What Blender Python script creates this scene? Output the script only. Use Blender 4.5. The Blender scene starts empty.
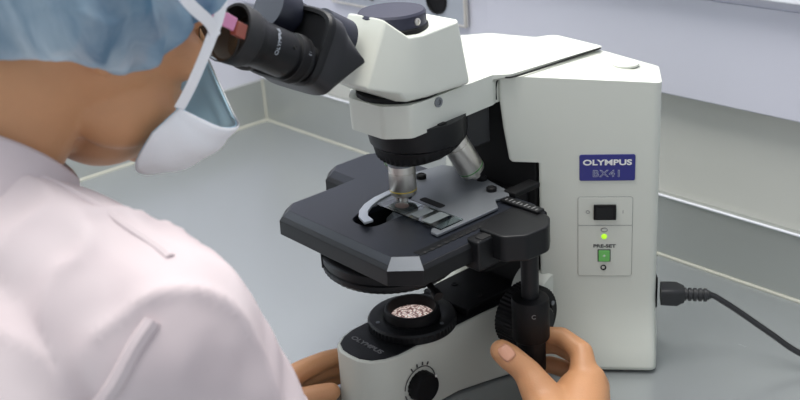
import bpy, bmesh, math, random
from mathutils import Vector, Matrix, noise
random.seed(4)
SC = bpy.context.scene
COL = SC.collection
PI = math.pi
K = 0.001
ZOFF = 28.0          # drawing heights are measured from the optical datum; worktop is 28 mm lower

# ------------------------------------------------------------------ materials
def srgb(c):
    return tuple((x/12.92 if x <= .04045 else ((x+.055)/1.055)**2.4) for x in [v/255 for v in c]) + (1,)

def mat(name, col, rough=.5, metal=0, spec=.5, var=.0, vscale=20, bump=0, bscale=300, stretch=None, sss=0, trans=0, emit=None, estr=0, coat=0):
    m = bpy.data.materials.new(name); m.use_nodes = True
    nt = m.node_tree; b = nt.nodes['Principled BSDF']
    c = srgb(col)
    b.inputs['Base Color'].default_value = c
    b.inputs['Roughness'].default_value = rough
    b.inputs['Metallic'].default_value = metal
    b.inputs['Specular IOR Level'].default_value = spec
    if sss:
        b.inputs['Subsurface Weight'].default_value = sss
        b.inputs['Subsurface Radius'].default_value = (.012, .004, .002)
        b.inputs['Subsurface Scale'].default_value = .5
    if trans:
        b.inputs['Transmission Weight'].default_value = trans
    if coat: b.inputs['Coat Weight'].default_value = coat
    if emit:
        b.inputs['Emission Color'].default_value = srgb(emit); b.inputs['Emission Strength'].default_value = estr
    tc = nt.nodes.new('ShaderNodeTexCoord'); mp = nt.nodes.new('ShaderNodeMapping')
    nt.links.new(tc.outputs['Object'], mp.inputs[0])
    if stretch: mp.inputs['Scale'].default_value = stretch
    if var:
        n = nt.nodes.new('ShaderNodeTexNoise'); n.inputs['Scale'].default_value = vscale; n.inputs['Detail'].default_value = 4
        nt.links.new(mp.outputs[0], n.inputs['Vector'])
        mx = nt.nodes.new('ShaderNodeMix'); mx.data_type = 'RGBA'
        mx.inputs[6].default_value = tuple(v*(1-var) for v in c[:3])+(1,)
        mx.inputs[7].default_value = tuple(min(1, v*(1+var)) for v in c[:3])+(1,)
        nt.links.new(n.outputs['Fac'], mx.inputs[0]); nt.links.new(mx.outputs[2], b.inputs['Base Color'])
    if bump:
        n2 = nt.nodes.new('ShaderNodeTexNoise'); n2.inputs['Scale'].default_value = bscale; n2.inputs['Detail'].default_value = 3
        nt.links.new(mp.outputs[0], n2.inputs['Vector'])
        bp = nt.nodes.new('ShaderNodeBump'); bp.inputs['Strength'].default_value = bump; bp.inputs['Distance'].default_value = .001
        nt.links.new(n2.outputs['Fac'], bp.inputs['Height']); nt.links.new(bp.outputs[0], b.inputs['Normal'])
    return m

M = dict(
    enamel=mat('cream_enamel', (203, 206, 196), .42, var=.015, bump=.05, bscale=900),
    black=mat('black_paint', (18, 19, 21), .4, spec=.28, bump=.12, bscale=1500),
    blackm=mat('black_matte', (12, 12, 14), .55, spec=.25, bump=.1, bscale=1200),
    stage=mat('stage_ceramic', (30, 33, 40), .34, spec=.35, bump=.1, bscale=2500),
    housing=mat('binocular_paint', (32, 33, 36), .38, spec=.4, bump=.1, bscale=1500),
    navy=mat('navy_plastic', (28, 31, 44), .4),
    cap=mat('cap_plastic', (46, 47, 62), .5, spec=.35, bump=.1, bscale=800),
    rubber=mat('rubber', (26, 27, 29), .62),
    deep=mat('deep_black', (7, 7, 8), .8),
    chrome=mat('chrome', (226, 222, 214), .3, .9, bump=.05, bscale=400, stretch=(1, 1, 30)),
    steelgrey=mat('machined_grey', (122, 126, 130), .32, .35, bump=.15, bscale=900),
    clipm=mat('clip_metal', (200, 205, 208), .32, .6),
    white=mat('white_ink', (225, 225, 222), .5),
    greyink=mat('grey_ink', (120, 120, 120), .5),
    darkink=mat('dark_ink', (70, 70, 70), .6),
    blue=mat('blue_plate', (34, 36, 118), .35),
    green=mat('green_button', (105, 185, 95), .4),
    led=mat('green_lamp', (150, 200, 40), .4, emit=(170, 230, 40), estr=.9),
    yellow=mat('yellow_band', (215, 190, 60), .35, .2),
    greenb=mat('green_band', (60, 140, 60), .35, .2),
    glass=mat('clear_glass', (235, 245, 245), .03, trans=1),
    frost=mat('specimen', (118, 124, 124), .4),
    specimen=mat('stained_tissue', (168, 140, 128), .5),
    skin=mat('skin', (198, 145, 103), .48, var=.1, vscale=35, bump=.25, bscale=600, sss=.08),
    nail=mat('nail', (214, 160, 132), .25),
    hair=mat('dark_hair', (24, 19, 17), .5, bump=.5, bscale=500, stretch=(1, 8, 8)),
    mask=mat('mask_white', (240, 241, 243), .8, bump=.3, bscale=900),
    maskin=mat('mask_blue', (190, 226, 244), .8),
    pink=mat('pink_acetate', (214, 140, 178), .35),
    brown=mat('red_brown_acetate', (150, 74, 60), .4),
    cord=mat('cord_rubber', (32, 33, 35), .4),
    seal=mat('sealant', (184, 184, 172), .6),
    wallw=mat('painted_panel', (204, 205, 216), .6, var=.01, vscale=3),
    wallg=mat('grey_wall', (196, 197, 190), .5, var=.02, vscale=4),
    plate=mat('outlet_plate', (176, 182, 190), .4, .3),
    trimw=mat('white_trim', (232, 234, 240), .5),
)
# brushed stainless steel, fine streaks along the bench
def steel(name, col, rough, metal, stretch):
    m = mat(name, col, rough, metal)
    nt = m.node_tree; b = nt.nodes['Principled BSDF']
    tc = nt.nodes.new('ShaderNodeTexCoord'); mp = nt.nodes.new('ShaderNodeMapping'); mp.inputs['Scale'].default_value = stretch
    n = nt.nodes.new('ShaderNodeTexNoise'); n.inputs['Scale'].default_value = 40; n.inputs['Detail'].default_value = 2
    r = nt.nodes.new('ShaderNodeMapRange'); r.inputs[3].default_value = rough-.01; r.inputs[4].default_value = rough+.02
    nt.links.new(tc.outputs['Object'], mp.inputs[0]); nt.links.new(mp.outputs[0], n.inputs[0])
    nt.links.new(n.outputs['Fac'], r.inputs[0]); nt.links.new(r.outputs[0], b.inputs['Roughness'])
    bp = nt.nodes.new('ShaderNodeBump'); bp.inputs['Strength'].default_value = .02; bp.inputs['Distance'].default_value = .00001
    nt.links.new(n.outputs['Fac'], bp.inputs['Height']); nt.links.new(bp.outputs[0], b.inputs['Normal'])
    b.inputs['Anisotropic'].default_value = .3
    return m
M['bench'] = steel('stainless_bench', (172, 177, 178), .26, .55, (12, .6, 1))
M['splash'] = steel('stainless_splash', (190, 193, 190), .28, .65, (1, .6, 14))

# field lens glass over the lamp: bright with broken sparkle
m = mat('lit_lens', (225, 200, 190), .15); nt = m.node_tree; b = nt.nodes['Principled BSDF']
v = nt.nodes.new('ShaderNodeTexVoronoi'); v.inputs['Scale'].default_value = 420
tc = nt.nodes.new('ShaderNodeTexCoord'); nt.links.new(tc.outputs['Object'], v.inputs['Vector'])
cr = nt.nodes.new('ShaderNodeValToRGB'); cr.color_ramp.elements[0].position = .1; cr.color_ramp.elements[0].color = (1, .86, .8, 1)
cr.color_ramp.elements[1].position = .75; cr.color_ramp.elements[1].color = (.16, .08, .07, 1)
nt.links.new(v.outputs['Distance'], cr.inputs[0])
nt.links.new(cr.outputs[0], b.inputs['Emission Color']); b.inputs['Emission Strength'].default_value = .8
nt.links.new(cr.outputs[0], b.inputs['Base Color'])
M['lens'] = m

# thin non-woven cloth of the cap
def cloth(name, c0, c1, scale, stretch, alpha=1., transl=.25, bump=.5, detail=5):
    m = bpy.data.materials.new(name); m.use_nodes = True; nt = m.node_tree
    b = nt.nodes['Principled BSDF']; out = nt.nodes['Material Output']
    b.inputs['Roughness'].default_value = .85; b.inputs['Specular IOR Level'].default_value = .2
    tc = nt.nodes.new('ShaderNodeTexCoord'); mp = nt.nodes.new('ShaderNodeMapping'); mp.inputs['Scale'].default_value = stretch
    n = nt.nodes.new('ShaderNodeTexNoise'); n.inputs['Scale'].default_value = scale; n.inputs['Detail'].default_value = detail
    n.inputs['Distortion'].default_value = .6
    nt.links.new(tc.outputs['Object'], mp.inputs[0]); nt.links.new(mp.outputs[0], n.inputs[0])
    r = nt.nodes.new('ShaderNodeValToRGB'); r.color_ramp.elements[0].position = .36; r.color_ramp.elements[1].position = .66
    r.color_ramp.elements[0].color = srgb(c0); r.color_ramp.elements[1].color = srgb(c1)
    nt.links.new(n.outputs['Fac'], r.inputs[0]); nt.links.new(r.outputs[0], b.inputs['Base Color'])
    bp = nt.nodes.new('ShaderNodeBump'); bp.inputs['Strength'].default_value = bump; bp.inputs['Distance'].default_value = .003
    nt.links.new(n.outputs['Fac'], bp.inputs['Height']); nt.links.new(bp.outputs[0], b.inputs['Normal'])
    tl = nt.nodes.new('ShaderNodeBsdfTranslucent'); nt.links.new(r.outputs[0], tl.inputs[0])
    ms = nt.nodes.new('ShaderNodeMixShader'); ms.inputs[0].default_value = transl
    nt.links.new(b.outputs[0], ms.inputs[1]); nt.links.new(tl.outputs[0], ms.inputs[2])
    last = ms
    if alpha < 1:
        tr = nt.nodes.new('ShaderNodeBsdfTransparent'); m2 = nt.nodes.new('ShaderNodeMixShader'); m2.inputs[0].default_value = alpha
        nt.links.new(tr.outputs[0], m2.inputs[1]); nt.links.new(ms.outputs[0], m2.inputs[2]); last = m2
    nt.links.new(last.outputs[0], out.inputs[0])
    return m
M['bouffant'] = cloth('blue_nonwoven', (100, 138, 166), (206, 226, 238), 13, (1, 1.8, .5), alpha=.84, transl=.3, bump=1.)
M['coat'] = cloth('pale_pink_cotton', (210, 197, 199), (218, 207, 208), 9, (1, 1, 1), transl=.12, bump=.25, detail=2)
M['coatseam'] = mat('coat_seam', (236, 226, 226), .85)
M['coatpipe'] = mat('coat_fold_line', (176, 132, 140), .9)

# ------------------------------------------------------------------ mesh helpers (drawing millimetres)
def V(x, y=None, z=None):
    if y is None: x, y, z = x
    return Vector((x*K, y*K, (z+ZOFF)*K))

def link(name, bm, m, parent=None, bevel=0, seg=3, smooth=True, angle=35, loc=None):
    bmesh.ops.recalc_face_normals(bm, faces=bm.faces[:])
    me = bpy.data.meshes.new(name); bm.to_mesh(me); bm.free()
    me.materials.append(M[m] if isinstance(m, str) else m)
    o = bpy.data.objects.new(name, me); COL.objects.link(o)
    if smooth:
        for p in me.polygons: p.use_smooth = True
        me.set_sharp_from_angle(angle=math.radians(angle))
    if bevel:
        md = o.modifiers.new('bevel', 'BEVEL'); md.width = bevel*K; md.segments = seg; md.limit_method = 'ANGLE'; md.angle_limit = math.radians(30)
        md.harden_normals = False
        for p in me.polygons: p.use_smooth = True
        me.attributes.remove(me.attributes['sharp_edge']) if 'sharp_edge' in me.attributes else None
        w = o.modifiers.new('wn', 'WEIGHTED_NORMAL'); w.keep_sharp = False
    if parent: attach(o, parent)
    return o

def attach(o, parent):
    o.parent = parent
    o.matrix_parent_inverse = Matrix.Translation(-parent.location)

def tag(o, label=None, cat=None, group=None, kind=None):
    for k_, v_ in (('label', label), ('category', cat), ('group', group), ('kind', kind)):
        if v_: o[k_] = v_
    return o

def empty(name, loc, label, cat, group=None):
    o = bpy.data.objects.new(name, None); COL.objects.link(o); o.location = V(*loc); o.empty_display_size = .02
    return tag(o, label, cat, group)

def rings(bm, rs, cap0=True, cap1=True, closed=True):
    L = [[bm.verts.new(V(*p)) for p in r] for r in rs]
    n = len(L[0])
    for a, b_ in zip(L, L[1:]):
        for i in range(n if closed else n-1):
            j = (i+1) % n
            bm.faces.new((a[i], a[j], b_[j], b_[i]))
    if cap0: bm.faces.new(L[0][::-1])
    if cap1: bm.faces.new(L[-1])
    return L

def rpoly(pts, r, seg=5):
    n = len(pts); out = []
    for i in range(n):
        p = Vector(pts[i][:2]); a = Vector(pts[i-1][:2]); c = Vector(pts[(i+1) % n][:2])
        ri = r[i] if isinstance(r, (list, tuple)) else r
        if ri <= 0:
            out += [tuple(p)]*1; continue
        u = (a-p).normalized(); w = (c-p).normalized()
        ang = u.angle(w); d = min(ri/math.tan(ang/2), (a-p).length*.49, (c-p).length*.49)
        s = p+u*d; e = p+w*d
        for k in range(seg+1):
            t = k/seg
            q = s*(1-t)**2 + p*2*t*(1-t) + e*t*t
            out.append(tuple(q))
    return out

def off(poly, d):
    n = len(poly); out = []
    area = sum(poly[i][0]*poly[(i+1) % n][1]-poly[(i+1) % n][0]*poly[i][1] for i in range(n))
    sg = 1 if area > 0 else -1
    for i in range(n):
        a = Vector(poly[i-1]); p = Vector(poly[i]); c = Vector(poly[(i+1) % n])
        e1 = (p-a); e2 = (c-p)
        if e1.length < 1e-6: e1 = e2
        if e2.length < 1e-6: e2 = e1
        n1 = Vector((e1.y, -e1.x)).normalized()*sg; n2 = Vector((e2.y, -e2.x)).normalized()*sg
        m_ = (n1+n2)
        m_ = m_/max(m_.length_squared, .4)*2*1.0
        out.append((p.x+m_.x*d, p.y+m_.y*d))
    return out

def prism(poly, z0, z1, bm=None):
    bm = bm or bmesh.new()
    rings(bm, [[(x, y, z0) for x, y in poly], [(x, y, z1) for x, y in poly]])
    return bm

def box(x0, x1, y0, y1, z0, z1, bm=None):
    return prism([(x0, y0), (x1, y0), (x1, y1), (x0, y1)], z0, z1, bm)

def frame_of(d):
    d = Vector(d).normalized()
    a = Vector((0, 0, 1)) if abs(d.z) < .9 else Vector((1, 0, 0))
    u = a.cross(d).normalized(); return u, d.cross(u), d

def lathe(o, d, prof, n=48, bm=None, knurl=None, sx=1., sy=1., u0=None):
    """prof: (radius, distance along d); knurl: (i0,i1,count,depth)"""
    bm = bm or bmesh.new(); u, w, d = frame_of(d); o = Vector(o); rs = []
    for i, (r, t) in enumerate(prof):
        ring = []
        for k in range(n):
            a = 2*PI*k/n; rr = r
            if knurl and knurl[0] <= i <= knurl[1]: rr = r - (knurl[3] if k % 2 else 0)
            ring.append(o+d*t+u*(math.cos(a)*rr*sx)+w*(math.sin(a)*rr*sy))
        rs.append(ring)
    rings(bm, rs, prof[0][0] > .01, prof[-1][0] > .01)
    return bm

def tube(pts, r, n=12, bm=None, sub=6, flat=1.):
    bm = bm or bmesh.new(); P = [Vector(p) for p in pts]; Q = []
    if len(P) == 2: Q = [P[0].lerp(P[1], i/2) for i in range(3)]; T = [0, .5, 1]
    else:
        T = []
        for i in range(len(P)-1):
            p0 = P[max(i-1, 0)]; p1 = P[i]; p2 = P[i+1]; p3 = P[min(i+2, len(P)-1)]
            for k in range(sub):
                t = k/sub
                Q.append(.5*((2*p1)+(p2-p0)*t+(2*p0-5*p1+4*p2-p3)*t*t+(3*p1-p0-3*p2+p3)*t**3)); T.append((i+t)/(len(P)-1))
        Q.append(P[-1]); T.append(1)
    up = None; rs = []
    for i, q in enumerate(Q):
        d = (Q[min(i+1, len(Q)-1)]-Q[max(i-1, 0)]).normalized()
        if up is None: u, w, _ = frame_of(d)
        else:
            u = (up-d*up.dot(d)).normalized(); w = d.cross(u)
        up = u
        rr = r(T[i]) if callable(r) else r
        rs.append([q+u*math.cos(2*PI*k/n)*rr+w*math.sin(2*PI*k/n)*rr*flat for k in range(n)])
    rings(bm, rs)
    return bm

def text_mesh(name, s, size, origin, xdir, ydir, m, parent, depth=.25, xs=1., bold=0., outline=False, align='CENTER', bend=None, space=1.):
    cu = bpy.data.curves.new(name, 'FONT'); cu.body = s; cu.size = 1; cu.align_x = align; cu.align_y = 'CENTER'
    cu.extrude = .001; cu.offset = bold; cu.space_character = space
    t = bpy.data.objects.new('tmp_text', cu); COL.objects.link(t)
    bpy.context.view_layer.update()
    me = bpy.data.meshes.new_from_object(t.evaluated_get(bpy.context.evaluated_depsgraph_get()))
    bpy.data.objects.remove(t); bpy.data.curves.remove(cu)
    X = Vector(xdir).normalized(); Y = Vector(ydir).normalized(); Z = X.cross(Y); O = Vector(origin)
    for v in me.vertices:
        x, y = v.co.x*size*xs, v.co.y*size; z = depth if v.co.z > 0 else -.1
        if bend:       # wrap the baseline round a cylinder of radius bend
            a = x/bend; q = O + X*math.sin(a)*(bend+z) + Z*((bend+z)*math.cos(a)-bend) + Y*y
        else: q = O+X*x+Y*y+Z*z
        v.co = V(*q)
    me.materials.append(M[m])
    o = bpy.data.objects.new(name, me); COL.objects.link(o); attach(o, parent)
    return o

# ------------------------------------------------------------------ camera
CAM = (-605.8, -705.3, 572.6)
yaw, pit, rol = map(math.radians, (49.5759, 23.0381, -4.0894))
f = Vector((math.cos(yaw)*math.cos(pit), math.sin(yaw)*math.cos(pit), -math.sin(pit)))
r = f.cross(Vector((0, 0, 1))).normalized(); u = r.cross(f)
c_, s_ = math.cos(rol), math.sin(rol)
R_ = c_*r+s_*u            # image right
D_ = -s_*r+c_*u           # image up
# in the fitted frame image down = -up
cam = bpy.data.cameras.new('camera'); co = bpy.data.objects.new('camera', cam); COL.objects.link(co)
mw = Matrix((R_, D_, -f)).transposed().to_4x4(); mw.translation = V(*CAM); co.matrix_world = mw
cam.sensor_width = 36; cam.lens = 1079/800*36; cam.clip_start = .02
cam.dof.use_dof = True; cam.dof.focus_distance = 1.0; cam.dof.aperture_fstop = 8.0
SC.camera = co

# ------------------------------------------------------------------ setting
WX = 400.
def struct(name, bm, m, **k):
    return tag(link(name, bm, m, **k), kind='structure')
struct('floor', box(-1800, WX+40, -1600, 900, -930, -880), 'wallg')
struct('bench_top', box(-330, WX+2, -1000, 822, -60, -28), 'bench', bevel=2)
struct('wall_back_splash', box(WX, WX+30, -1000, 822, -60, 53), 'splash', bevel=1)
struct('wall_left_splash', box(-330, WX+20, 820, 850, -60, 46), 'splash', bevel=1)
struct('wall_back', box(WX+8, WX+40, -1000, 850, 50, 190), 'wallg')
struct('wall_back_upper', box(WX-15, WX+40, -1000, 850, 184, 900), 'wallw', bevel=2)
struct('wall_left', box(-330, WX+20, 828, 860, 46, 900), 'wallw')
struct('trim_1', tube([(WX-1, -1000, -27), (WX-1, 820, -27)], 2.2), 'seal')
struct('splash_top_highlight', tube([(WX-1, -1000, 52), (WX-1, 820, 52)], 1.6), 'trimw')  # white rod imitates the highlight along the splash's top edge
struct('trim_2', tube([(-330, 819, -27), (WX, 819, -27)], 2.6), 'seal')
struct('trim_3', tube([(WX-1, 819, -27), (WX-1, 819, 48)], 2.6), 'seal')
struct('trim_4', box(WX-42, WX-10, -1000, 850, 312, 330), 'trimw', bevel=2)
struct('trim_5', box(WX-18, WX-10, -1000, 255, 186, 298), 'wallw', bevel=1)
struct('ceiling', box(-1800, WX+40, -1600, 900, 1900, 1950), 'trimw')

# outlet plate on the upper back wall
pl = empty('outlet_plate', (WX-15, 410, 190), 'grey wall plate with a dark round outlet and vent slots behind the binocular head', 'outlet')
X0 = WX-15
link('plate', prism([(X0-5, 292), (X0, 292), (X0, 575), (X0-5, 575)], 219, 420), 'plate', pl, bevel=1.5)
link('frame', tube([(X0-5, 292, 219), (X0-5, 292, 420)], 3.5, bm=tube([(X0-5, 575, 219), (X0-5, 292, 219)], 2)), 'chrome', pl)
link('outlet_socket', lathe((X0-4, 346, 248), (-1, 0, 0), [(19, 0), (19, 3), (18, 5), (17, 5), (16, 2), (0, 2)]), 'blackm', pl)
for k in range(5):
    link('vent_slot', tube([(X0-5.5, 482+k*15, 232), (X0-5.5, 478+k*15, 250)], 4, n=8), 'darkink', pl)

# ------------------------------------------------------------------ microscope
ms = empty('microscope', (0, 0, -28), 'white and black binocular laboratory microscope standing on the stainless bench', 'microscope')
A50 = math.radians(50)
FO = Vector((192.5, -145.4, 0)); FD = Vector((math.cos(A50), -math.sin(A50), 0)); FN = Vector((-math.sin(A50), -math.cos(A50), 0))
def face(s, z, o=0):       # point on the right-hand wing face
    p = FO+FD*s+FN*o; return Vector((p.x, p.y, z))

# base: narrow nose with rounded front, flaring into the wings
def half(pts): return pts + [(x, -y) for x, y in pts[::-1]]
front = half([(-83, 0.01), (-82, -13), (-76, -25), (-64, -33), (-50, -37), (20, -38.5), (60, -40), (80, -42), (98, -45), (112, -52), (125, -64)][::-1])
front = [(-83, 0) if abs(x+83) < .1 else (x, y) for x, y in front] if False else [p for i, p in enumerate(front) if not (abs(p[0]+83) < .01 and p[1] < 0)]
front = [(x, 0) if abs(y) < .1 else (x, y) for x, y in front]
base_pl = [(215, -64)] + front + [(215, 64)]
bm = bmesh.new()
lv = [(-26, 1.5), (-10, .5), (10, 0), (43, 0), (45, -1)]
def flare(poly, z, d):     # skirt widens near the worktop only where the base opens out
    k = max(0, (10-z)/38); o2 = off(poly, d)
    return [(x, y+(math.copysign(1, y)*22*k*k*min(1, max(0, (x-20)/80)))) for x, y in o2]
rings(bm, [[(x, y, z) for x, y in flare(base_pl, z, d)] for z, d in lv])
base = link('base', bm, 'enamel', ms, bevel=1.5)
inner = [p for p in base_pl if p[0] < 112]
link('base_top_plate', prism(off(inner, -3.2), 43, 45.8), 'black', base, bevel=.4)
link('raised_deck', prism(rpoly([(44, -32), (118, -32), (118, 32), (44, 32)], 3), 45, 53), 'blackm', base, bevel=1)
for y in (-20, 16):
    link('deck_screw', lathe((74, y, 52.5), (0, 0, 1), [(3.4, 0), (3.4, 1.4), (2, 1.4), (1.6, .4), (0, .4)], 20), 'deep', base)
text_mesh('front_lettering', 'OLYMPUS', 7.5, (-58.5, 1, 46), (0, -1, 0), (1, 0, 0), 'greyink', base, depth=.2, xs=1.35, bold=.02)
for x, y in ((-60, 0), (-10, -26), (170, -125), (170, 125)):
    link('foot', lathe((x, y, -28), (0, 0, 1), [(11, 0), (12, 1), (12, 6)], 24), 'rubber', base)

# field lens and its knurled housing
link('lens_collar', lathe((0, 0, 45), (0, 0, 1), [(43, 0), (44, 2), (44, 8), (42, 10), (36, 10.5), (30, 10.5), (27, 9), (24, 6), (0, 6)], 120, knurl=(1, 2, 0, .9)), 'black', base)
link('lens_ring', lathe((0, 0, 55), (0, 0, 1), [(28, -3), (27.5, 1), (26.5, 8), (25.5, 9), (23.5, 9), (22.5, 0), (21.5, -2.8), (0, -2.8)], 64), 'blackm', base)
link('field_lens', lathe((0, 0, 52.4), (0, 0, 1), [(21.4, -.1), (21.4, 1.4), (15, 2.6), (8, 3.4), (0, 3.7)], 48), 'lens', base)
for a in (40, 160, 280):
    a = math.radians(a)
    link('ring_screw', lathe((36*math.cos(a), 36*math.sin(a), 54), (0, 0, 1), [(2, 0), (2, 2), (0, 2)], 12), 'steelgrey', base)
# brightness dial with its printed arc
link('brightness_dial', lathe((-29, -37.8, 4), (0, -1, 0), [(15.5, 0), (15.5, 10), (14, 12), (0, 12.5)], 40, knurl=(0, 1, 0, .7)), 'blackm', base)
bmd = bmesh.new()
for k in range(11):
    a = math.radians(-60+k*24)
    if k in (5, 6, 7): continue
tube([(-29+19.5*math.cos(math.radians(t)), -38.6, 4+19.5*math.sin(math.radians(t))) for t in range(5, 178, 12)], .5, 6, bmd)
tube([(-29+19.5*math.cos(math.radians(t)), -38.6, 4+19.5*math.sin(math.radians(t))) for t in range(190, 250, 12)], .5, 6, bmd)
for t in (60, 78, 96, 114): 
    a = math.radians(t); tube([(-29+21*math.cos(a), -38.6, 4+21*math.sin(a)), (-29+24*math.cos(a), -38.6, 4+24*math.sin(a))], .8, 6, bmd)
link('dial_scale', bmd, 'darkink', base)
link('dial_pointer', lathe((-18, -49.6, 14), (0, -1, 0), [(1.5, 0), (1.2, .9), (0, 1)], 12), 'white', base)

# wing pillar (both sides of the Y-shaped stand)
def wing(sgn):
    rows = [(-25, -152, 21), (-21, -151, 23), (-12, -146, 20.5), (-2, -138, 16), (10, -129, 10.5), (24, -120, 5.5), (38, -115, 2.2), (54, -112.5, .5), (70, -112, 0), (120, -112, 0), (190, -112, 0), (192, -112.6, 0),
            (193, -138.5, 0), (195.5, -141, 0), (228, -146, 0), (258, -149, 0), (268, -149, 0)]
    bm = bmesh.new(); rs = []
    for i, (z, s0, o) in enumerate(rows):
        s1 = 2.5; last = i == len(rows)-1
        FL = face(s0, 0, o); FR = face(s1, 0, o)
        BR = Vector((238, -112-o*.3, 0)); BL = Vector((232, -20, 0))
        q = rpoly([FL[:2], FR[:2], BR[:2], BL[:2]], [3, 9, 9, 1], 6)
        ring = []
        for (x, y) in q:
            zz = z
            if last:
                s = (Vector((x, y, 0))-FO).dot(FD)
                zz = 279-max(0, min(1, (s+85)/90))*11 if s > -85 else 279
            ring.append((x, y*sgn, zz))
        rs.append(ring)
    rings(bm, rs)
    return link('pillar_wing', bm, 'enamel', ms, bevel=3.2, seg=4)
w0 = wing(1); wing(-1)
link('rear_housing', prism(rpoly([(150, -90), (236, -90), (236, 90), (150, 90)], 8), -24, 268), 'enamel', ms, bevel=3)
link('pillar_front', prism(rpoly([(122, -55), (190, -55), (190, 55), (122, 55)], 2), 44, 252), 'deep', ms, bevel=2)
link('pivot_boss', lathe((134, -34, 44), (0, -1, 0), [(30, 0), (30, 33), (28, 36), (0, 36)], 64), 'enamel', ms, bevel=0)
link('screw_plug', lathe((212, -92, 272.2), (0, 0, 1), [(13, 0), (13, 2), (11.5, 2.6), (10, 1.6), (0, 1.6)], 40), 'enamel', ms)

# arm
rad_ = [10, 8, 2, 3, 6, 12, 20, 30, 10, 12]
arm_lo = rpoly([(-38, -22), (-20, -41), (89, -33.5), (96, -31), (200, -34), (236, 16), (158, 58), (60, 38), (-20, 41), (-38, 22)], rad_, 6)
arm_hi = rpoly([(-38, -22), (-20, -41), (89, -33.5), (102, -45), (232, -50), (240, 20), (160, 62), (60, 44), (-20, 41), (-38, 22)], rad_, 6)
bm = bmesh.new()
def tz(x): return 283 if x < 60 else 283-(x-60)*.025
rings(bm, [[(x, y, 253) for x, y in off(arm_lo, -.5)], [(x, y, 264) for x, y in arm_lo], [(x, y, 275.5) for x, y in arm_lo], [(x, y, 279.6 if x > 90 else 278) for x, y in arm_hi], [(x, y, tz(x)) for x, y in arm_hi]])
arm = link('arm', bm, 'enamel', ms, bevel=2.4, seg=4)
# fine scribed cover outline on the arm top and the dark joint between arm and wing
link('arm_joint', tube([tuple(face(-149.6, 256, 0)), tuple(face(-149.6, 268, 0)), tuple(face(-146, 277, .3)), (104, -47.5, 279.6), (150, -49, 279.2), (205, -50.5, 279.0), (226, -51, 279.0)], .8, 8), 'deep', arm)
link('clamp_screw', lathe((14, -38.9, 277), (0, -1, 0), [(4.6, 0), (4.6, 1.2), (2.6, 1.2), (2.4, -1), (0, -1)], 20), 'steelgrey', arm)
link('objective_slot', box(12, 20, -42, -34, 251, 257), 'deep', arm)

# nosepiece
ax = Vector((math.sin(math.radians(15)), 0, -math.cos(math.radians(15)))); uu = Vector((math.cos(math.radians(15)), 0, math.sin(math.radians(15)))); nc = Vector((25, 0, 231))
link('nosepiece_mount', lathe((22, 0, 256), (0, 0, -1), [(46, 0), (46, 16), (45, 22), (40, 26)], 64), 'black', ms)
npc = link('revolving_nosepiece', lathe(nc-ax*14, ax, [(38, 0), (42, 3), (44, 8), (44, 15), (41, 18), (34, 20), (14, 26), (0, 26)], 96, knurl=(2, 3, 0, 1.3)), 'blackm', ms)
link('slide_rail', box(62, 92, -26, 26, 214, 252), 'housing', ms, bevel=2)
def objective(k, L=45, m='chrome', full=True, sc=1.):
    p0 = -uu*26; a = math.radians(72*k)
    yv = Vector((0, 1, 0))
    pos = nc + (-uu*26*math.cos(a)) + yv*26*math.sin(a)
    d = (ax*math.cos(math.radians(15)) + (-uu*math.cos(a)+yv*math.sin(a))*math.sin(math.radians(15))).normalized()
    if full:
        ob = link('objective', lathe(pos, d, [(10.5, 0), (10.5, 6), (12.8, 7), (12.8, 17), (12.2, 17.3), (12.2, 18), (12.8, 18.3), (12.8, L-9.5), (12.2, L-8.5), (11.8, L-7.5), (7.5, L-5.5), (4.2, L-4.5), (4.0, L), (2.2, L), (1.8, L-.6), (0, L-.6)], 48), m, ms)
        link('magnification_band', lathe(pos, d, [(12.8, L-13), (12.9, L-12.9), (12.9, L-12.1), (12.8, L-12)], 48), 'yellow' if k == 0 else 'greenb', ob)
        link('objective_collar', lathe(pos, d, [(12.9, 8), (13.3, 8.5), (13.3, 10.5), (12.9, 11)], 48), 'steelgrey', ob)
    else:
        ob = link('dust_plug', lathe(pos, d, [(11, 0), (11, 6), (9, 8), (8, 6.5), (0, 6.5)], 32), 'steelgrey', ms)
    return ob
objective(0, 48)
objective(-2, 60); objective(2, 48); objective(1, 40); objective(-1, full=False)

# observation head
bm = bmesh.new()
def hring(z, pts):
    left = [(x, -y, zz) for x, y, zz in pts[::-1]]
    return pts+left
def hsec(t):      # t 0 bottom .. 1 top
    z = 286
    PU = [(-26, -10, 286), (-26, -30, 286), (-22, -38, 286), (0, -42.5, 286), (48, -44, 286), (54, -38, 286)]
    P0 = [(-56, -10, 304), (-55, -25, 304), (-30, -40, 296), (0, -42.3, 291), (48, -43.8, 291), (54, -37.8, 291)]
    if t < 0: return PU
    P1 = [(-29, -10, 359), (-28, -25, 357), (-14, -38, 342), (0, -39.5, 341), (42, -40, 344), (45, -35, 345)]
    return [tuple(Vector(a_).lerp(Vector(b_), t)) for a_, b_ in zip(P0, P1)]
L = rings(bm, [hring(0, hsec(t)) for t in (-1, 0, .5, 1)], True, False)
top = L[-1]; n6 = 6
for i in range(5):
    bm.faces.new((top[i], top[i+1], top[10-i], top[11-i]))
head = link('observation_head', bm, 'enamel', ms, bevel=2.6, seg=3)
link('head_dovetail', lathe((2, 0, 281), (0, 0, 1), [(38, 0), (38, 6)], 64), 'deep', ms)
cap = link('camera_port_cap', lathe((-1, -2, 337), (0, 0, 1), [(30, 0), (30, 13), (30, 19), (28.5, 21), (0, 21)], 64), 'cap', head)
link('port_ring', lathe((-1, -2, 335), (0, 0, 1), [(31.5, 0), (31.5, 10), (30.4, 11)], 64), 'blackm', head)
d = Vector((math.cos(math.radians(-86)), math.sin(math.radians(-86)), 0)); q = Vector((-1, -2, 351))+d*30
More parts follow.
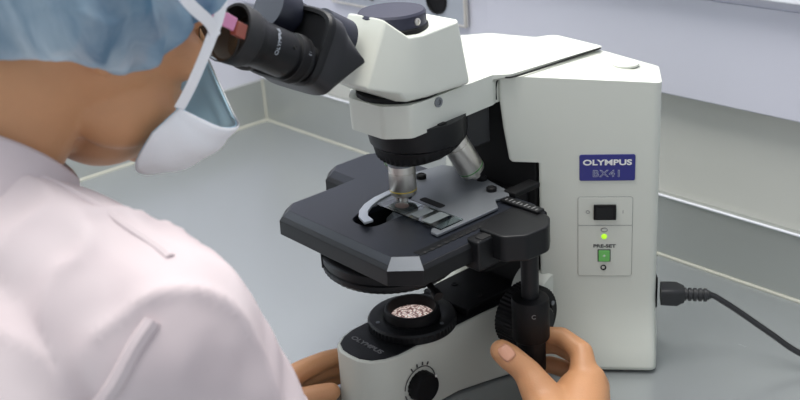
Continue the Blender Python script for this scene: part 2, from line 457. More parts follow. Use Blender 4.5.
link('set_screw', lathe(q, d, [(3.2, -.5), (3.2, 1), (1.9, 1.2), (1.6, .2), (0, .2)], 16), 'chrome', cap)

# binocular body: slab along the inclined axis
E_ = Vector((-.852, 0, .523)); U_ = Vector((.523, 0, .852))
def pt(t, U, y): return Vector((-.852*t+.523*U, y, .523*t+.852*U))
def sect(t, u0, u1, w_, n=72, ex=4.5):
    out = []
    for k in range(n):
        a = 2*PI*k/n; c, s_ = math.cos(a), math.sin(a)
        out.append(pt(t, (u0+u1)/2+(u1-u0)/2*math.copysign(abs(s_)**(2/ex), s_), w_*math.copysign(abs(c)**(2/ex), c)))
    return out
bm = bmesh.new()
rings(bm, [sect(278, 213, 273, 47), sect(274, 212, 274, 48.5), sect(267, 210, 273.5, 49.5), sect(261, 208.5, 268, 50), sect(239, 243, 252, 48), sect(236, 246, 250, 46)])
bino = link('binocular_body', bm, 'housing', ms, angle=28)
link('binocular_dovetail', lathe((-56, 5, 343), (E_*-1), [(19, -24), (19, 4), (18, 5)], 48), 'navy', ms)
bm = bmesh.new()
rings(bm, [sect(277, 212, 274, 48.5, 72), sect(278, 210.5, 275.5, 50, 72), sect(282, 210.5, 275.5, 50, 72), sect(284, 212, 274, 48.5, 72), sect(284, 215, 271, 45.5, 72), sect(281, 216, 270, 44.5, 72)])
link('binocular_rim', bm, 'black', bino, angle=40)
def eyepiece(y):
    o = Vector((-115, y, 340))
    ep = link('eyepiece', lathe(o, E_, [(15, 0), (16, 12), (19.2, 13), (19.2, 24), (16.5, 25), (16.5, 28), (18.4, 29), (18.4, 56), (20, 60), (21.2, 66), (21.5, 68)], 72), 'black', ms)
    link('eyecup', lathe(o, E_, [(21.5, 66), (22.6, 68), (23.4, 78), (22.8, 81), (20.5, 81), (19.5, 76), (16, 70), (0, 69)], 72), 'rubber', ep)
    link('eye_lens', lathe(o, E_, [(15, 69), (15, 70.5), (10, 72), (0, 72.6)], 40), 'glass', ep)
    link('dioptre_ring', lathe(o, E_, [(19.2, 15), (19.9, 16), (19.9, 22), (19.2, 23)], 96, knurl=(1, 2, 0, .6)), 'blackm', ep)
    return ep, o
ep, o = eyepiece(-31)
# lettering wrapped round the barrel, on the side towards the camera
side = Vector((0, -1, 0)); rad = (side*.93 + U_*.36).normalized(); xd = rad.cross(E_)*-1
xd = E_.cross(rad)
if xd.z < 0: xd = -xd
yd = rad.cross(xd)
text_mesh('eyepiece_lettering', 'OLYMPUS', 4.3, o+E_*49+rad*18.9, xd, yd, 'plate', ep, xs=1.2, bold=.0, bend=18.9)
for t in (33, 18):
    q = o+E_*t+rad*18
    link('grub_screw', lathe(q, rad, [(1.6, 0), (1.6, 1.6), (0, 1.4)], 12), 'deep' if t == 33 else 'steelgrey', ep)
eyepiece(31)
link('width_hub', lathe((-100, 6, 371), E_, [(14, -6), (15, 6), (19.5, 7), (19.5, 25), (18.5, 27), (0, 27)], 56), 'navy', bino)

# stage
sp = [(-82, -74), (-66, -91), (78, -91), (78, 88), (74, 126), (66, 132), (24, 132), (13, 122), (12, 87), (-66, 87), (-79, 76)]
bm = bmesh.new()
o10 = off(sp, 9)
rings(bm, [[(x, y, 166.2) for x, y in off(sp, 5.8)], [(x, y, 172) for x, y in sp]])
stage = link('stage', bm, 'stage', ms, bevel=.8)
cut = bmesh.new()
hole = rpoly([(-56, -16), (20, -16), (20, 17), (-40, 19), (-56, 12)], 14, 6)
prism(hole, 140, 180, cut); cu_ = link('tmp', cut, 'deep', None)
md = stage.modifiers.new('hole', 'BOOLEAN'); md.object = cu_; md.operation = 'DIFFERENCE'; md.solver = 'EXACT'
stage.modifiers.move(len(stage.modifiers)-1, 0)
bpy.context.view_layer.update()
me2 = bpy.data.meshes.new_from_object(stage.evaluated_get(bpy.context.evaluated_depsgraph_get()))
stage.modifiers.clear(); stage.data = me2; bpy.data.objects.remove(cu_)
bm = bmesh.new()
rings(bm, [[(x, y, 149) for x, y in off(sp, 9.4)], [(x, y, 161) for x, y in o10], [(x, y, 163) for x, y in o10], [(x, y, 166.6) for x, y in off(sp, 5.9)]], True, True)
sk = link('stage_skirt', bm, 'black', stage, bevel=.6)
md = sk.modifiers.new('hole', 'BOOLEAN'); cut = bmesh.new(); prism(hole, 140, 180, cut); cu_ = link('tmp', cut, 'deep', None)
md.object = cu_; md.operation = 'DIFFERENCE'; md.solver = 'EXACT'; sk.modifiers.move(len(sk.modifiers)-1, 0)
bpy.context.view_layer.update()
me2 = bpy.data.meshes.new_from_object(sk.evaluated_get(bpy.context.evaluated_depsgraph_get()))
sk.modifiers.clear(); sk.data = me2; bpy.data.objects.remove(cu_)
bm = bmesh.new()      # lighter grey bevel at the near front corner
a = [(-82.6, -74.6, 172.3), (-66.4, -91.6, 172.3), (-70, -100.8, 163.4), (-91.6, -78.0, 163.4)]
c0 = Vector((-.5, -.5, .7))*.5
rings(bm, [a, [tuple(Vector(p)+c0) for p in a]])
link('corner_bevel', bm, 'steelgrey', stage)
link('skirt_lip', prism(off([(-70, -60), (-70, 60), (60, 60), (60, -60)][::-1], 0), 143, 151), 'black', stage, bevel=1)
link('scale_rail', box(-64, 60, -91, -82, 171.6, 172.6), 'black', stage, bevel=.3)
bm = bmesh.new()
for k in range(11): box(-60+k*8.5, -56+k*8.5, -91.5, -88, 172.6, 172.75, bm)
link('scale_marks', bm, 'deep', stage)
# specimen holder plate, its arm and the curved clip
hpl = [(-31, -77), (12, -77.5), (40, -77.5), (46, -77), (57, -63), (72, -67), (80, -58), (90, -16), (98, 10), (88, 40), (58, 46), (26, 43), (24, 10), (7, -1), (7, -62), (-26, -64.5), (-30, -68)]
link('specimen_holder', prism(hpl, 173, 175.6), 'steelgrey', stage, bevel=.5)
link('holder_slot', prism(rpoly([(10, -38), (18, -38), (19, -8), (11, -8)], 3), 175.4, 175.9), 'deep', stage)
bm = bmesh.new()
cl = [(-59, -12), (-54, 2), (-45, 12), (-32, 20), (-16, 25), (6, 27), (24, 22)]
ci = [(-50, -14), (-47, -3), (-40, 5), (-29, 12), (-15, 17), (5, 20), (24, 16)]
rings(bm, [[(x, y, z) for x, y in cl+ci[::-1]] for z in (175.8, 178.4)])
link('slide_clip', bm, 'clipm', stage, bevel=.5)
link('clip_pivot', lathe((24, 19, 174), (0, 0, 1), [(7, 0), (7, 6), (5, 7), (0, 7)], 24), 'steelgrey', stage)
for x, y in ((70, -46), (84, -20), (50, 30)):
    link('holder_screw', lathe((x, y, 175), (0, 0, 1), [(5, 0), (5, 4), (3.5, 5), (2.5, 4), (0, 4)], 24), 'blackm', stage)
link('vernier_block', box(76, 112, -70, -56, 172, 177), 'blackm', stage, bevel=1)
link('vernier_rail', prism([(60, -112), (70, -112), (70, -66), (60, -66)], 173, 176), 'black', stage, bevel=1)
bm = bmesh.new()
for k in range(9):
    y = -109+k*4.6; box(61.5, 65+(k % 2)*2, y, y+1.2, 176, 176.25, bm)
link('vernier_marks', bm, 'greyink', stage)
link('stage_guide', box(-12, 19, -108, -90, 141, 170), 'black', stage, bevel=2.5)
link('guide_recess', box(-6, 14, -106.5, -98, 170, 170.6), 'deep', stage)
link('drive_bracket', prism(rpoly([(6, -92), (6, -120), (22, -134), (48, -136), (66, -122), (68, -96), (56, -84), (20, -84)], [2, 10, 10, 14, 12, 10, 4, 2]), 148, 173), 'black', stage, bevel=2.5)

link('drive_shaft', lathe((46, -114, 150), (0, 0, -1), [(8.2, 0), (8.2, 60)], 32), 'steelgrey' if False else 'black', ms)
kb = link('stage_drive_knob', lathe((46, -114, 97), (0, 0, -1), [(12, 0), (16.5, 1.5), (17.5, 4), (17.5, 42), (16, 44), (13.6, 45), (13.6, 76), (12.5, 78), (0, 78)], 72, knurl=(2, 3, 0, .4)), 'blackm', ms)
text_mesh('knob_mark', 'C', 6, Vector((46, -114, 84))+Vector((-.62, -.78, 0))*17.6, (.78, -.62, 0), (0, 0, 1), 'greyink', kb)

# focus knobs on the near side
fk = link('coarse_focus_knob', lathe((80, -66, 48), (0, -1, 0), [(33, 0), (33, 22), (31, 24), (24, 24), (23, 23), (0, 23)], 96, knurl=(0, 1, 0, .9)), 'blackm', ms)
link('fine_focus_knob', lathe((80, -88, 48), (0, -1, 0), [(17, 0), (17, 10), (15, 12), (0, 12)], 60, knurl=(0, 1, 0, .6)), 'black', fk)
for k in range(4):
    a = math.radians(20+90*k)
    link('knob_screw', lathe((80+26*math.cos(a), -89.5, 48+26*math.sin(a)), (0, -1, 0), [(2.4, 0), (2.4, 1.5), (0, 1.5)], 12), 'steelgrey', fk)

# focusing block and condenser
link('focus_block', prism(rpoly([(58, -44), (120, -50), (120, 50), (58, 44)], 5), 92, 160), 'blackm', ms, bevel=2)
link('condenser_carrier', prism(rpoly([(20, -30), (80, -30), (80, 30), (20, 30)], 5), 108, 140), 'black', ms, bevel=2)
link('condenser_height_knob', lathe((84, -48, 118), (0, -1, 0), [(15, 0), (15, 14), (13, 16), (0, 16)], 48, knurl=(0, 1, 0, .6)), 'black', ms)
cd = link('condenser', lathe((-20, 1, 139), (0, 0, -1), [(40, -4), (62, 0), (65, 3), (65, 9), (63, 10), (63, 12), (65, 13), (65, 17), (60, 22), (30, 23), (0, 23)], 120, knurl=(6, 8, 0, .8)), 'black', ms)
link('condenser_lens', lathe((0, 0, 140), (0, 0, 1), [(22, 0), (18, 18), (12, 24), (0, 24)], 40), 'steelgrey', cd)
link('turret_window', prism([(-74, 30), (-60, 42), (-64, 46), (-78, 34)], 124, 146), 'black', cd, bevel=1.2)
link('centring_screw', lathe((-32, -62, 124), (-.3, -.9, -.2), [(3, 0), (3, 14), (4.5, 15), (4.5, 22), (0, 22)], 20), 'blackm', cd)
link('clamp_pin', lathe((-5, -30, 118), (0, 0, -1), [(3, 0), (3, 8), (7, 9), (7, 14), (0, 14)], 20), 'blackm', cd)

# name plate and switch panel on the near wing
def fplate(name, s0, s1, z0, z1, r_, th, m, parent, o0=0.):
    q = rpoly([(s0, z0), (s1, z0), (s1, z1), (s0, z1)], r_, 5)
    bm = bmesh.new(); rings(bm, [[face(s, z, o0-.4) for s, z in q], [face(s, z, o0+th) for s, z in q]])
    return link(name, bm, m, parent, bevel=min(.3, th*.4), seg=2)
ZUP = (0, 0, 1)
npl = fplate('name_plate', -72.5, -20.3, 173, 199.5, 2, 1.2, 'blue', ms)
text_mesh('plate_lettering', 'OLYMPUS', 7.6, face(-46.4, 191.6, 1.3), FD, ZUP, 'white', npl, xs=1.38, bold=.03)
text_mesh('model_lettering', 'BX41', 9.6, face(-46.6, 180.2, 1.3), FD, ZUP, 'plate', npl, xs=1.15, bold=.022, depth=.2, space=1.15)
text_mesh('model_lettering_inner', 'BX41', 9.6, face(-46.6, 180.2, 1.5), FD, ZUP, 'blue', npl, xs=1.15, bold=-.014, depth=.2, space=1.15)
pnl = fplate('switch_panel', -73.8, -22, 70.8, 155.8, 2.5, .7, 'enamel', ms)
bm = bmesh.new()
q = rpoly([(-73.8, 70.8), (-22, 70.8), (-22, 155.8), (-73.8, 155.8)], 2.5, 4)
tube([face(s, z, .3) for s, z in q+[q[0]]], .32, 6, bm, sub=1)
tube([face(-73.5, 126, .75), face(-22.3, 126, .75)], .25, 6, bm)
link('panel_groove', bm, 'greyink', pnl)
sw = fplate('power_switch', -59, -37.5, 132.8, 148, .8, 3.2, 'blackm', pnl, .7)
bm = bmesh.new()
rings(bm, [[face(s, z, 3.4+h) for s, z, h in ((-57, 134.6, 0), (-39.5, 134.6, 0), (-39.5, 146.2, 0), (-57, 146.2, 0))],
           [face(s, z, 3.8+h) for s, z, h in ((-57, 134.6, 1.6), (-39.5, 134.6, 0), (-39.5, 146.2, 0), (-57, 146.2, 1.6))]])
link('rocker', bm, 'black', sw, bevel=.4)
text_mesh('off_mark', 'O', 5, face(-64.5, 140, .8), FD, ZUP, 'greyink', pnl)
text_mesh('on_mark', 'I', 5, face(-31, 140, .8), FD, ZUP, 'greyink', pnl)
link('indicator_lamp', lathe(face(-48.7, 114, .5), FN, [(2.8, 0), (2.6, 1), (0, 1.8)], 20), 'led', pnl)
bm = bmesh.new(); tube([face(-48.7+3*math.cos(math.radians(t)), 121+2*math.sin(math.radians(t)), .8) for t in range(0, 361, 30)], .35, 6, bm)
link('lamp_symbol', bm, 'greyink', pnl)
text_mesh('preset_lettering', 'PRE-SET', 4.8, face(-48.3, 103.6, .8), FD, ZUP, 'darkink', pnl, xs=1.3, bold=.03)
pb = fplate('preset_button', -54, -43.2, 87.6, 99.2, .8, 2.2, 'green', pnl, .7)
fplate('button_frame', -54.9, -42.3, 86.7, 100.1, .8, .9, 'darkink', pnl, .6)
text_mesh('button_mark', '+', 6, face(-48.6, 93.6, 3), FD, ZUP, 'white', pb)
link('trim_hole', lathe(face(-49.2, 80.2, .4), FN, [(2.9, 0), (2.9, .8), (1.8, .8), (1.6, .2), (0, .2)], 20), 'blackm', pnl)
# inlet on the far edge of the wing
bm = bmesh.new()
PO = Vector((205, -150, 46)); PD = Vector((.7, -.7, -.1)).normalized()
link('power_inlet', prism(rpoly([(200, -134), (205, -142), (224, -122), (218, -114), (202, -118)], 2), 28, 62), 'blackm', ms, bevel=1)

# ------------------------------------------------------------------ slide
sl = empty('microscope_slide', (-9, -25, 175), 'clear glass slide with a small stained specimen lying under the objective', 'slide')
link('glass_strip', box(-23, 5, -73, 26, 175.65, 176.8), 'glass', sl)
link('specimen', lathe((-10, -8, 176.8), (0, 0, 1), [(6, 0), (6, .15), (0, .15)], 24, sx=1.2), 'specimen', sl)
link('cover_glass', box(-20, 2, -22, 2, 176.85, 177.05), 'glass', sl)
link('slide_label', box(-21, 3, -58, -46, 176.82, 176.95), 'frost', sl)
link('slide_tissue', box(-19, 1, -40, -28, 176.82, 176.92), 'frost', sl)

# ------------------------------------------------------------------ power cord
pc = empty('power_cord', (232, -178, 30), 'black power cord with a ribbed plug leading off over the bench to the right', 'cord')
p0 = Vector((205, -145, 46)); pd = Vector((.62, -.78, -.02)).normalized()
def boxy(o, d, prof, m, nm):   # rounded-rectangular body along d
    u, w, d = frame_of(d); bm = bmesh.new(); rs = []
    for a_, b_, t in prof:
        q = rpoly([(-a_, -b_), (a_, -b_), (a_, b_), (-a_, b_)], min(a_, b_)*.4, 4)
        rs.append([o+d*t+u*x+w*y for x, y in q])
    rings(bm, rs); return link(nm, bm, m, pc)
boxy(p0, pd, [(11.5, 8.5, 0), (11.5, 9, 8), (11.5, 9, 16), (9, 7.5, 20), (7.5, 7, 23)], 'cord', 'plug')
prof = [(6.5, 21)]
for k in range(5): prof += [(6.8, 22+k*5), (6.8, 25+k*5), (5.2, 25.4+k*5), (5.2, 26.6+k*5)]
prof += [(4, 48), (3.2, 50)]
link('strain_relief', lathe(p0, pd, prof, 24), 'cord', pc)
e = p0+pd*50
link('cable', tube([p0+pd*42, e, (243, -194, 38), (253, -208, 26), (266, -234, 7), (280, -262, -12), (300, -310, -23.5), (312, -400, -24.4), (330, -560, -24.4), (360, -760, -24.8)], 3.1, 14, sub=8), 'cord', pc)

# ------------------------------------------------------------------ person
pe = empty('person', (-520, 40, -880), 'person in pale coat, blue hair cap and white mask bending over the eyepieces', 'person')
def cap_bm(bm, chain, n=20):
    """overlapping round limbs, later fused into one surface"""
    for (a, ra), (b_, rb) in zip(chain, chain[1:]):
        a = Vector(a); b_ = Vector(b_); d = b_-a; L = d.length
        if L < .01: continue
        prof = []
        for k in range(7):
            t = PI/2*k/6; prof.append((max(ra*math.sin(t), .001), -ra*math.cos(t)))
        for k in range(7):
            t = PI/2*(1-k/6); prof.append((max(rb*math.sin(t), .001), L+rb*math.cos(t)))
        lathe(a, d, prof, n, bm)
def ell(bm, c, r_, rot=None, n=32):
    c = Vector(c); R3 = rot or Matrix.Identity(3); rs = []
    for i in range(1, n//2):
        t = PI*i/(n//2); rs.append([c+R3@Vector((r_[0]*math.sin(t)*math.cos(2*PI*k/n), r_[1]*math.sin(t)*math.sin(2*PI*k/n), r_[2]*math.cos(t))) for k in range(n)])
    rings(bm, rs)
HP = math.radians(14)
FW = Vector((math.cos(HP), 0, -math.sin(HP))); UPH = Vector((math.sin(HP), 0, math.cos(HP))); YL = Vector((0, 1, 0))
HR = Matrix((FW, YL, UPH)).transposed()
def hd(fw, y, up, c=Vector((-292, 4, 419))):     # head coordinates: forward, left, up
    return c+FW*fw+YL*y+UPH*up
def fuse(name, bm, m, parent, voxel, smooth_it=8, disp=None):
    me = bpy.data.meshes.new('tmp'); bmesh.ops.recalc_face_normals(bm, faces=bm.faces[:]); bm.to_mesh(me); bm.free()
    t = bpy.data.objects.new('tmp', me); COL.objects.link(t)
    rm = t.modifiers.new('r', 'REMESH'); rm.mode = 'VOXEL'; rm.voxel_size = voxel*K; rm.use_smooth_shade = True
    s = t.modifiers.new('s', 'SMOOTH'); s.factor = .5; s.iterations = smooth_it
    bpy.context.view_layer.update()
    me2 = bpy.data.meshes.new_from_object(t.evaluated_get(bpy.context.evaluated_depsgraph_get()))
    bpy.data.objects.remove(t); me2.name = name; me2.materials.clear(); me2.materials.append(M[m])
    if disp:
        nrm = [v.normal.copy() for v in me2.vertices]
        for v, nn in zip(me2.vertices, nrm): v.co += nn*disp(v.co)*K
    for p in me2.polygons: p.use_smooth = True
    o = bpy.data.objects.new(name, me2); COL.objects.link(o); attach(o, parent)
    return o

SHR = (-352, -168, 245); ELR = (-285, -285, 40); WRR = (0, -206, -4)
SHL = (-400, 185, 240); ELL = (-330, 175, 0); WRL = (-172, 78, 4)
bm = bmesh.new()
ell(bm, hd(-2, 0, 12), (96, 76, 100), HR)                 # skull
ell(bm, hd(30, 0, -42), (58, 56, 72), HR)                 # face and jaw
ell(bm, hd(66, 0, -96), (22, 24, 18), HR)                 # chin
ell(bm, hd(26, -44, -66), (40, 16, 26), HR); ell(bm, hd(26, 44, -66), (40, 16, 26), HR)   # jaw corners
cap_bm(bm, [(hd(88, 0, 10), 6), (hd(106, 0, -22), 9), (hd(94, 0, -32), 10)])   # nose
for s in (-1, 1):
    ell(bm, hd(78, s*32, 6), (16, 20, 14), HR)            # brows and sockets
    ell(bm, hd(64, s*40, -26), (24, 20, 20), HR)          # cheeks
    ell(bm, hd(-8, s*77, -6), (16, 7, 31), HR)            # ears
ell(bm, hd(86, 0, -62), (10, 20, 7), HR)                  # lips
cap_bm(bm, [(hd(-30, 0, -30), 62), ((-372, 2, 350), 60), ((-436, 2, 276), 58), ((-475, 10, 200), 82)], 32)
cap_bm(bm, [((-470, -90, 220), 46), (SHR, 44), ((-332, -186, 160), 42), (ELR, 40), ((-130, -250, 16), 38), (WRR, 26)], 24)
cap_bm(bm, [((-470, 110, 220), 46), (SHL, 44), (ELL, 42), ((-240, 130, 0), 36), (WRL, 24)], 24)
cap_bm(bm, [((-520, -40, 170), 70), ((-620, 10, 0), 100), ((-700, 40, -250), 120), ((-715, 40, -420), 125)], 32)
cap_bm(bm, [((-520, 60, 170), 70), ((-620, 50, 0), 100)], 32)
for s in (-1, 1):
    cap_bm(bm, [((-710, 40+s*90, -440), 88), ((-430, 40+s*130, -420), 62), ((-440, 40+s*130, -780), 44), ((-440, 40+s*130, -850), 40)], 24)
    cap_bm(bm, [((-440, 40+s*130, -850), 34), ((-330, 40+s*135, -862), 26)], 16)
# right hand: wraps the drive knob
cap_bm(bm, [(WRR, 26), ((30, -182, 2), 27), ((54, -168, 8), 26), ((68, -163, 8), 21)])
cap_bm(bm, [(WRR, 24), ((40, -178, 10), 20), ((66, -166, 18), 17)])
cap_bm(bm, [((30, -176, -6), 20), ((62, -166, -10), 18)])
cap_bm(bm, [((10, -180, -2), 24), ((30, -160, 6), 16), ((56, -160, 16), 14)])
fing = [
    [((60, -166, 18), 15), ((77, -149, 37), 11), ((79, -123, 43), 9.4), ((68, -103, 42), 8.2)],
    [((76, -160, 2), 14), ((92, -138, 20), 10.5), ((86, -110, 26), 9), ((70, -94, 24), 8)],
    [((78, -160, -8), 12), ((94, -130, -2), 9.5), ((84, -104, 2), 8.6), ((68, -92, 2), 7.6)],
]
for c in fing: cap_bm(bm, c, 16)
cap_bm(bm, [((4, -180, 4), 24), ((18, -156, 14), 20), ((19, -134, 35), 13.4), ((16, -127, 42), 12.2), ((11, -118, 50), 12.4), ((8, -112, 55), 11)], 18)   # thumb
# left hand at the front of the base
cap_bm(bm, [(WRL, 24), ((-148, 70, 6), 24), ((-128, 62, 8), 21)])
cap_bm(bm, [(WRL, 22), ((-130, 80, 2), 20), ((-112, 80, 4), 16)])
lf = [
    [((-128, 60, 6), 14), ((-98, 57, 12), 11), ((-74, 53, 14), 9.6), ((-54, 49, 13), 8.2)],
    [((-122, 74, -4), 13), ((-88, 66, -4), 10), ((-62, 56, -2), 9), ((-44, 50, -2), 8)],
    [((-120, 82, -6), 11), ((-88, 74, -14), 9), ((-62, 62, -16), 8.5), ((-46, 54, -16), 8)],
    [((-122, 88, -8), 10), ((-96, 86, -16), 8), ((-76, 74, -18), 7.4)],
]
for c in lf: cap_bm(bm, c, 16)
cap_bm(bm, [((-150, 52, 0), 16), ((-126, 38, -2), 12.5), ((-104, 27, 0), 11), ((-92, 20, 1), 9.5)], 16)   # thumb on the nose of the base
body = fuse('body', bm, 'skin', pe, 2.6, 6)

def nail(p, nrm, d, w=5.6, l=7):
    n_ = Vector(nrm).normalized(); d = Vector(d).normalized(); d = (d-n_*d.dot(n_)).normalized(); s = n_.cross(d); bm = bmesh.new(); rs = []
    for j in range(7):
        v_ = -1+2*j/6; row = []
        for i in range(9):
            u_ = -1+2*i/8; ww = w*(1-.25*abs(v_)**3)
            row.append(Vector(p)+s*u_*ww+d*v_*l-n_*(u_*u_*2.0+v_*v_*.8))
        rs.append(row)
    rings(bm, rs, False, False, closed=False)
    o = link('nail', bm, 'nail', body)
    md = o.modifiers.new('s', 'SOLIDIFY'); md.thickness = .0006
from mathutils.bvhtree import BVHTree
bb = BVHTree.FromPolygons([v.co for v in body.data.vertices], [p.vertices for p in body.data.polygons])
hit, nn, _, _ = bb.find_nearest(V(2, -124, 61))
q = Vector((hit.x/K, hit.y/K, hit.z/K-ZOFF)); nail(q+nn*1.3, nn, (-.35, .45, .8), 6.4, 7.5)

def crm(P, t):
    P = [Vector(p) for p in P]; x = t*(len(P)-1); i = min(int(x), len(P)-2); t = x-i
    p0 = P[max(i-1, 0)]; p1 = P[i]; p2 = P[i+1]; p3 = P[min(i+2, len(P)-1)]
    return .5*((2*p1)+(p2-p0)*t+(2*p0-5*p1+4*p2-p3)*t*t+(3*p1-p0-3*p2+p3)*t**3)
# trousers below the coat
bm = bmesh.new()
cap_bm(bm, [((-700, 40, -330), 150), ((-715, 40, -430), 150)], 32)
for s in (-1, 1): cap_bm(bm, [((-710, 40+s*90, -440), 102), ((-430, 40+s*130, -420), 78), ((-440, 40+s*130, -780), 60), ((-440, 40+s*130, -830), 58)], 24)
M['trouser'] = mat('dark_trousers', (46, 50, 62), .85, bump=.3, bscale=400)
fuse('trousers', bm, 'trouser', pe, 9, 6)
for s in (-1, 1):
    bm = bmesh.new(); cap_bm(bm, [((-448, 40+s*130, -845), 40), ((-400, 40+s*132, -852), 40), ((-325, 40+s*135, -858), 36)], 20)
    M['shoe'] = mat('shoe_leather', (235, 235, 232), .5); fuse('shoe', bm, 'shoe', pe, 6, 3)
# coat
def fold(co):
    q = Vector((co.x*9, co.y*9, co.z*9)); a = noise.noise(q)
    b_ = noise.noise(Vector((co.x*30+5, co.y*14, co.z*16)))
    c_2 = noise.noise(Vector((co.x*55-co.z*20, co.y*18+co.z*22, co.z*12)))
    rd = 1-abs(noise.noise(Vector((co.x*13+co.z*9, co.y*20-co.z*6, co.z*9+3))))*2
    return a*5.5+b_*3+c_2*2.0+rd*rd*rd*5
bm = bmesh.new()
cap_bm(bm, [((-418, 0, 296), 70), ((-480, 10, 220), 118)], 32)
cap_bm(bm, [((-432, -20, 284), 74), ((-382, -95, 266), 69), (SHR, 67)], 32)
cap_bm(bm, [((-470, 40, 250), 76), ((-430, 120, 250), 64), (SHL, 64)], 32)
cap_bm(bm, [(SHR, 67), ((-332, -180, 180), 63), ((-326, -196, 140), 61), (ELR, 58), ((-130, -262, 18), 48), ((-36, -226, 0), 38)], 32)
cap_bm(bm, [(SHL, 64), (ELL, 54), ((-240, 132, 6), 40), ((-186, 92, 6), 34)], 32)
cap_bm(bm, [((-470, -100, 210), 110), ((-560, -40, 60), 160), ((-700, 40, -250), 168)], 40)
cap_bm(bm, [((-500, 80, 190), 120), ((-620, 80, 10), 160), ((-700, 40, -250), 168)], 40)
coat = fuse('lab_coat', bm, 'coat', pe, 5, 10, fold)
from mathutils.bvhtree import BVHTree
bt = BVHTree.FromPolygons([v.co for v in coat.data.vertices], [p.vertices for p in coat.data.polygons])
def seam(name, pts, r_, m, flat=.4, lift=.4):
    q = []
    for i in range(len(pts)*6-5):
        p_ = crm(pts, i/(len(pts)*6-6)); hit, nn, _, _ = bt.find_nearest(V(*p_))
        h = hit+nn*lift*K; q.append(Vector((h.x/K, h.y/K, h.z/K-ZOFF)))
    for _ in range(6): q = [q[0]]+[(q[i-1]+q[i]*2+q[i+1])/4 for i in range(1, len(q)-1)]+[q[-1]]
    return link(name, tube(q, r_, 8, sub=2, flat=1), m, coat)


# collar: standing band that wraps the neck
def collar():
    bm = bmesh.new(); rs = []
    c = Vector((-386, 2, 331)); ax_ = Vector((.62, 0, .78)).normalized(); f_ = Vector((.78, 0, -.62))
    n = 56
    for (rad_, h) in ((70, -12), (69, 20), (70, 26), (73, 28.5), (77, 26), (85, 10), (97, -8), (112, -24), (118, -30), (117, -32), (98, -14)):
        ring = []
        for k in range(n):
            a = 2*PI*k/n
            ring.append(c+ax_*(h+3*math.sin(3*a))+f_*math.cos(a)*rad_*.95+YL*math.sin(a)*rad_*.98)
        rs.append(ring)
    rings(bm, rs, False, False)
    cl_ = link('collar', bm, 'coat', coat, angle=80)
    ring = [c+ax_*(-31+3*math.sin(3*a))+f_*math.cos(a)*112+YL*math.sin(a)*116 for a in [2*PI*k/56 for k in range(57)]]
    link('collar_edge', tube(ring, 1.3, 6, sub=2), 'coatpipe', cl_)
collar()
seam('shoulder_seam', [(-372, -70, 325), (-358, -105, 312), (-347, -140, 298), (-345, -176, 280)], 4, 'coat', lift=-1.6)
seam('armhole_seam', [(-362, -191, 271), (-370, -195, 266), (-388, -202, 257), (-411, -206, 245), (-445, -206, 225)], 5.5, 'coat', lift=-1.4)

# bouffant cap
def bouffant():
    bm = bmesh.new(); rs = []; n = 240
    c = hd(-14, 0, 20)
    T = [(-.42, .84), (-.44, .90), (-.41, .98), (-.30, 1.04), (-.14, 1.06), (0, 1.05), (.2, 1.02), (.4, .95), (.58, .84), (.74, .69), (.87, .5), (.95, .32), (.99, .15)]
    TT = []
    for i in range((len(T)-1)*6+1):
        v_ = crm([(a_, b_, 0) for a_, b_ in T], i/((len(T)-1)*6)); TT.append((i/6, v_.x, v_.y))
    for i, h, w_ in TT:
        ring = []
        for k in range(n):
            a = 2*PI*k/n
            pl_ = .04*math.sin(a*26+2.5*math.sin(a*4))*max(0, 1-i/5.5) + .022*math.sin(a*17+h*5+2*math.sin(a*3))
            nz = noise.noise(Vector((math.cos(a)*2.4, math.sin(a)*2.4, h*1.6)))*.10+noise.noise(Vector((math.cos(a)*7, math.sin(a)*7, h*2.5+4)))*.05
            q_ = Vector((math.cos(a)*3.1+h*.8, math.sin(a)*3.1, h*2.2+9)); rg = 1-abs(noise.noise(q_))*2.4; rg2 = 1-abs(noise.noise(q_*2.3+Vector((3, 1, 7))))*2.4
            nz += .045*max(0, rg)**3+.02*max(0, rg2)**3
            rr_ = w_*(1+pl_+nz)
            ring.append(c+FW*math.cos(a)*rr_*122+YL*math.sin(a)*rr_*99+Vector((-.1, 0, 1)).normalized()*(h*118+nz*60+(84*max(0, math.cos(a)-.12)+4-6*max(0, -math.sin(a)*1.0)*max(0, 1-abs(math.cos(a)+.1)*2.5))*max(0, 1-i/9)))
        rs.append(ring)
    rings(bm, rs, False, True)
    return link('bouffant_cap', bm, 'bouffant', pe, angle=180)
bouffant()
bm = bmesh.new(); ell(bm, hd(-12, 0, 26), (98, 80, 96), HR)
for k in range(26):      # loose strands at the nape
    a = random.uniform(-1, 1); p = hd(-80+abs(a)*14, a*52, -24)
    tube([p, p-UPH*22+YL*random.uniform(-5, 5), p-UPH*random.uniform(34, 48)+YL*random.uniform(-9, 9)-FW*3], lambda t: 1.1*(1-t)+.2, 5, bm)
link('hair', bm, 'hair', pe)

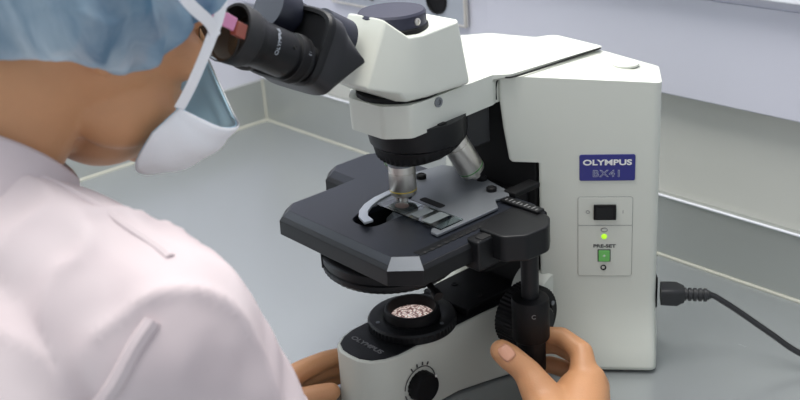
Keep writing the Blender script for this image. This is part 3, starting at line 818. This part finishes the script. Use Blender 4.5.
# face mask with lining and ear loops
MT = [(-256, -68, 350), (-226, -66, 328), (-200, -50, 318), (-184, -18, 318), (-176, 10, 336), (-178, 24, 366), (-184, 32, 396), (-214, 60, 372), (-256, 68, 352)]
MB = [(-278, -66, 338), (-288, -52, 314), (-272, -34, 298), (-248, -12, 288), (-238, 8, 286), (-242, 26, 290), (-252, 42, 296), (-268, 56, 316), (-272, 66, 338)]
def mask(name, k, m, parent):
    bm = bmesh.new(); rs = []; ctr = Vector((-262, 0, 338))
    for j in range(17):
        v_ = j/16; row = []
        for i in range(49):
            u_ = i/48; a_ = crm(MT, u_); b_ = crm(MB, u_); p_ = a_.lerp(b_, v_)
            out = (p_-ctr); out.z *= .6; out.normalize()
            e_ = math.sin(PI*u_)**.7
            p_ += out*(15*math.sin(PI*v_)*e_ + 1.0*math.sin(v_*PI*6)*e_)
            row.append(ctr+(p_-ctr)*k)
        rs.append(row)
    rings(bm, rs, False, False, closed=False)
    o = link(name, bm, m, parent, angle=180)
    md = o.modifiers.new('s', 'SOLIDIFY'); md.thickness = .001
    return o
mk = mask('face_mask', 1., 'mask', pe)
mask('mask_lining', .975, 'maskin', mk)
def strap(pts, w_=4.2):
    bm = bmesh.new(); rs = []; N = 40
    for i in range(N+1):
        p_ = crm(pts, i/N); d_ = (crm(pts, min(1, i/N+.02))-crm(pts, max(0, i/N-.02))).normalized()
        sd = d_.cross(Vector((0, -1, 0))).normalized(); nn = sd.cross(d_)
        rs.append([p_+sd*w_+nn*.3, p_+sd*w_-nn*.3, p_-sd*w_-nn*.3, p_-sd*w_+nn*.3])
    rings(bm, rs); return link('mask_strap', bm, 'mask', mk, angle=60)
strap([(-256, -68, 350), (-247, -74, 366), (-233, -80, 392), (-220, -82, 417), (-212, -80, 450), (-212, -60, 500)])
strap([(-226, -79, 395), (-234, -86, 408), (-258, -102, 430), (-282, -108, 470)])
# glasses
gl = empty('glasses', (-200, 6, 400), None, None)
attach(gl, pe); del_keys = [k_ for k_ in ('label', 'category') if k_ in gl]
for k_ in del_keys: del gl[k_]
def bar(name, a, b_, w, h, m):
    a = Vector(a); b_ = Vector(b_); d = (b_-a).normalized(); s = d.cross(UPH).normalized(); t = s.cross(d); bm = bmesh.new()
    rings(bm, [[p+s*x+t*y for x, y in ((-w, -h), (w, -h), (w, h), (-w, h))] for p in (a, b_)])
    return link(name, bm, m, gl, bevel=.6)
for s in (-1, 1):
    bar('temple', hd(2, s*82, 34), hd(94, s*68, 0), 1.6, 4.8, 'pink')
    bar('end_piece', hd(94, s*68, -2), hd(107, s*61, -6), 2.4, 5.2, 'brown')
    c = hd(104, s*34, -12)
    ring = [c+YL*26*math.cos(t)+UPH*19*math.sin(t) for t in [2*PI*k/32 for k in range(33)]]
    link('rim', tube(ring, .6, 8, sub=2), 'cord', gl)
    bm = bmesh.new(); rings(bm, [[c+YL*25.6*math.cos(t)+UPH*18.6*math.sin(t)+FW*o_ for t in [2*PI*k/32 for k in range(32)]] for o_ in (-.5, .5)])
    link('lens', bm, 'glass', gl)
link('bridge', tube([hd(104, -9, -6), hd(108, 0, -2), hd(104, 9, -6)], 1.2, 8), 'brown', gl)

# ------------------------------------------------------------------ light
w = bpy.data.worlds.new('world'); SC.world = w; w.use_nodes = True
w.node_tree.nodes['Background'].inputs[0].default_value = (.88, .93, 1, 1)
w.node_tree.nodes['Background'].inputs[1].default_value = .75
def area(name, loc, size, power, col, aim):
    l = bpy.data.lights.new(name, 'AREA'); l.shape = 'RECTANGLE'; l.size, l.size_y = size; l.energy = power; l.color = col
    o = bpy.data.objects.new(name, l); COL.objects.link(o); o.location = V(*loc)
    o.rotation_euler = (V(*aim)-V(*loc)).to_track_quat('-Z', 'Y').to_euler()
area('ceiling_lamp', (0, 200, 1860), (1.6, 1.0), 33, (1, .97, .92), (0, 200, 0))
area('hood_lamp', (260, 200, 880), (.25, 1.3), 7, (1, .98, .96), (100, 100, 0))
area('window_light', (-300, 2400, 1200), (1.6, 1.4), 44, (.78, .9, 1), (0, 200, 0))
SC.view_settings.view_transform = 'Standard'; SC.view_settings.look = 'None'
SC.view_settings.exposure = 0; SC.view_settings.gamma = 1; SC.view_settings.use_curve_mapping = False
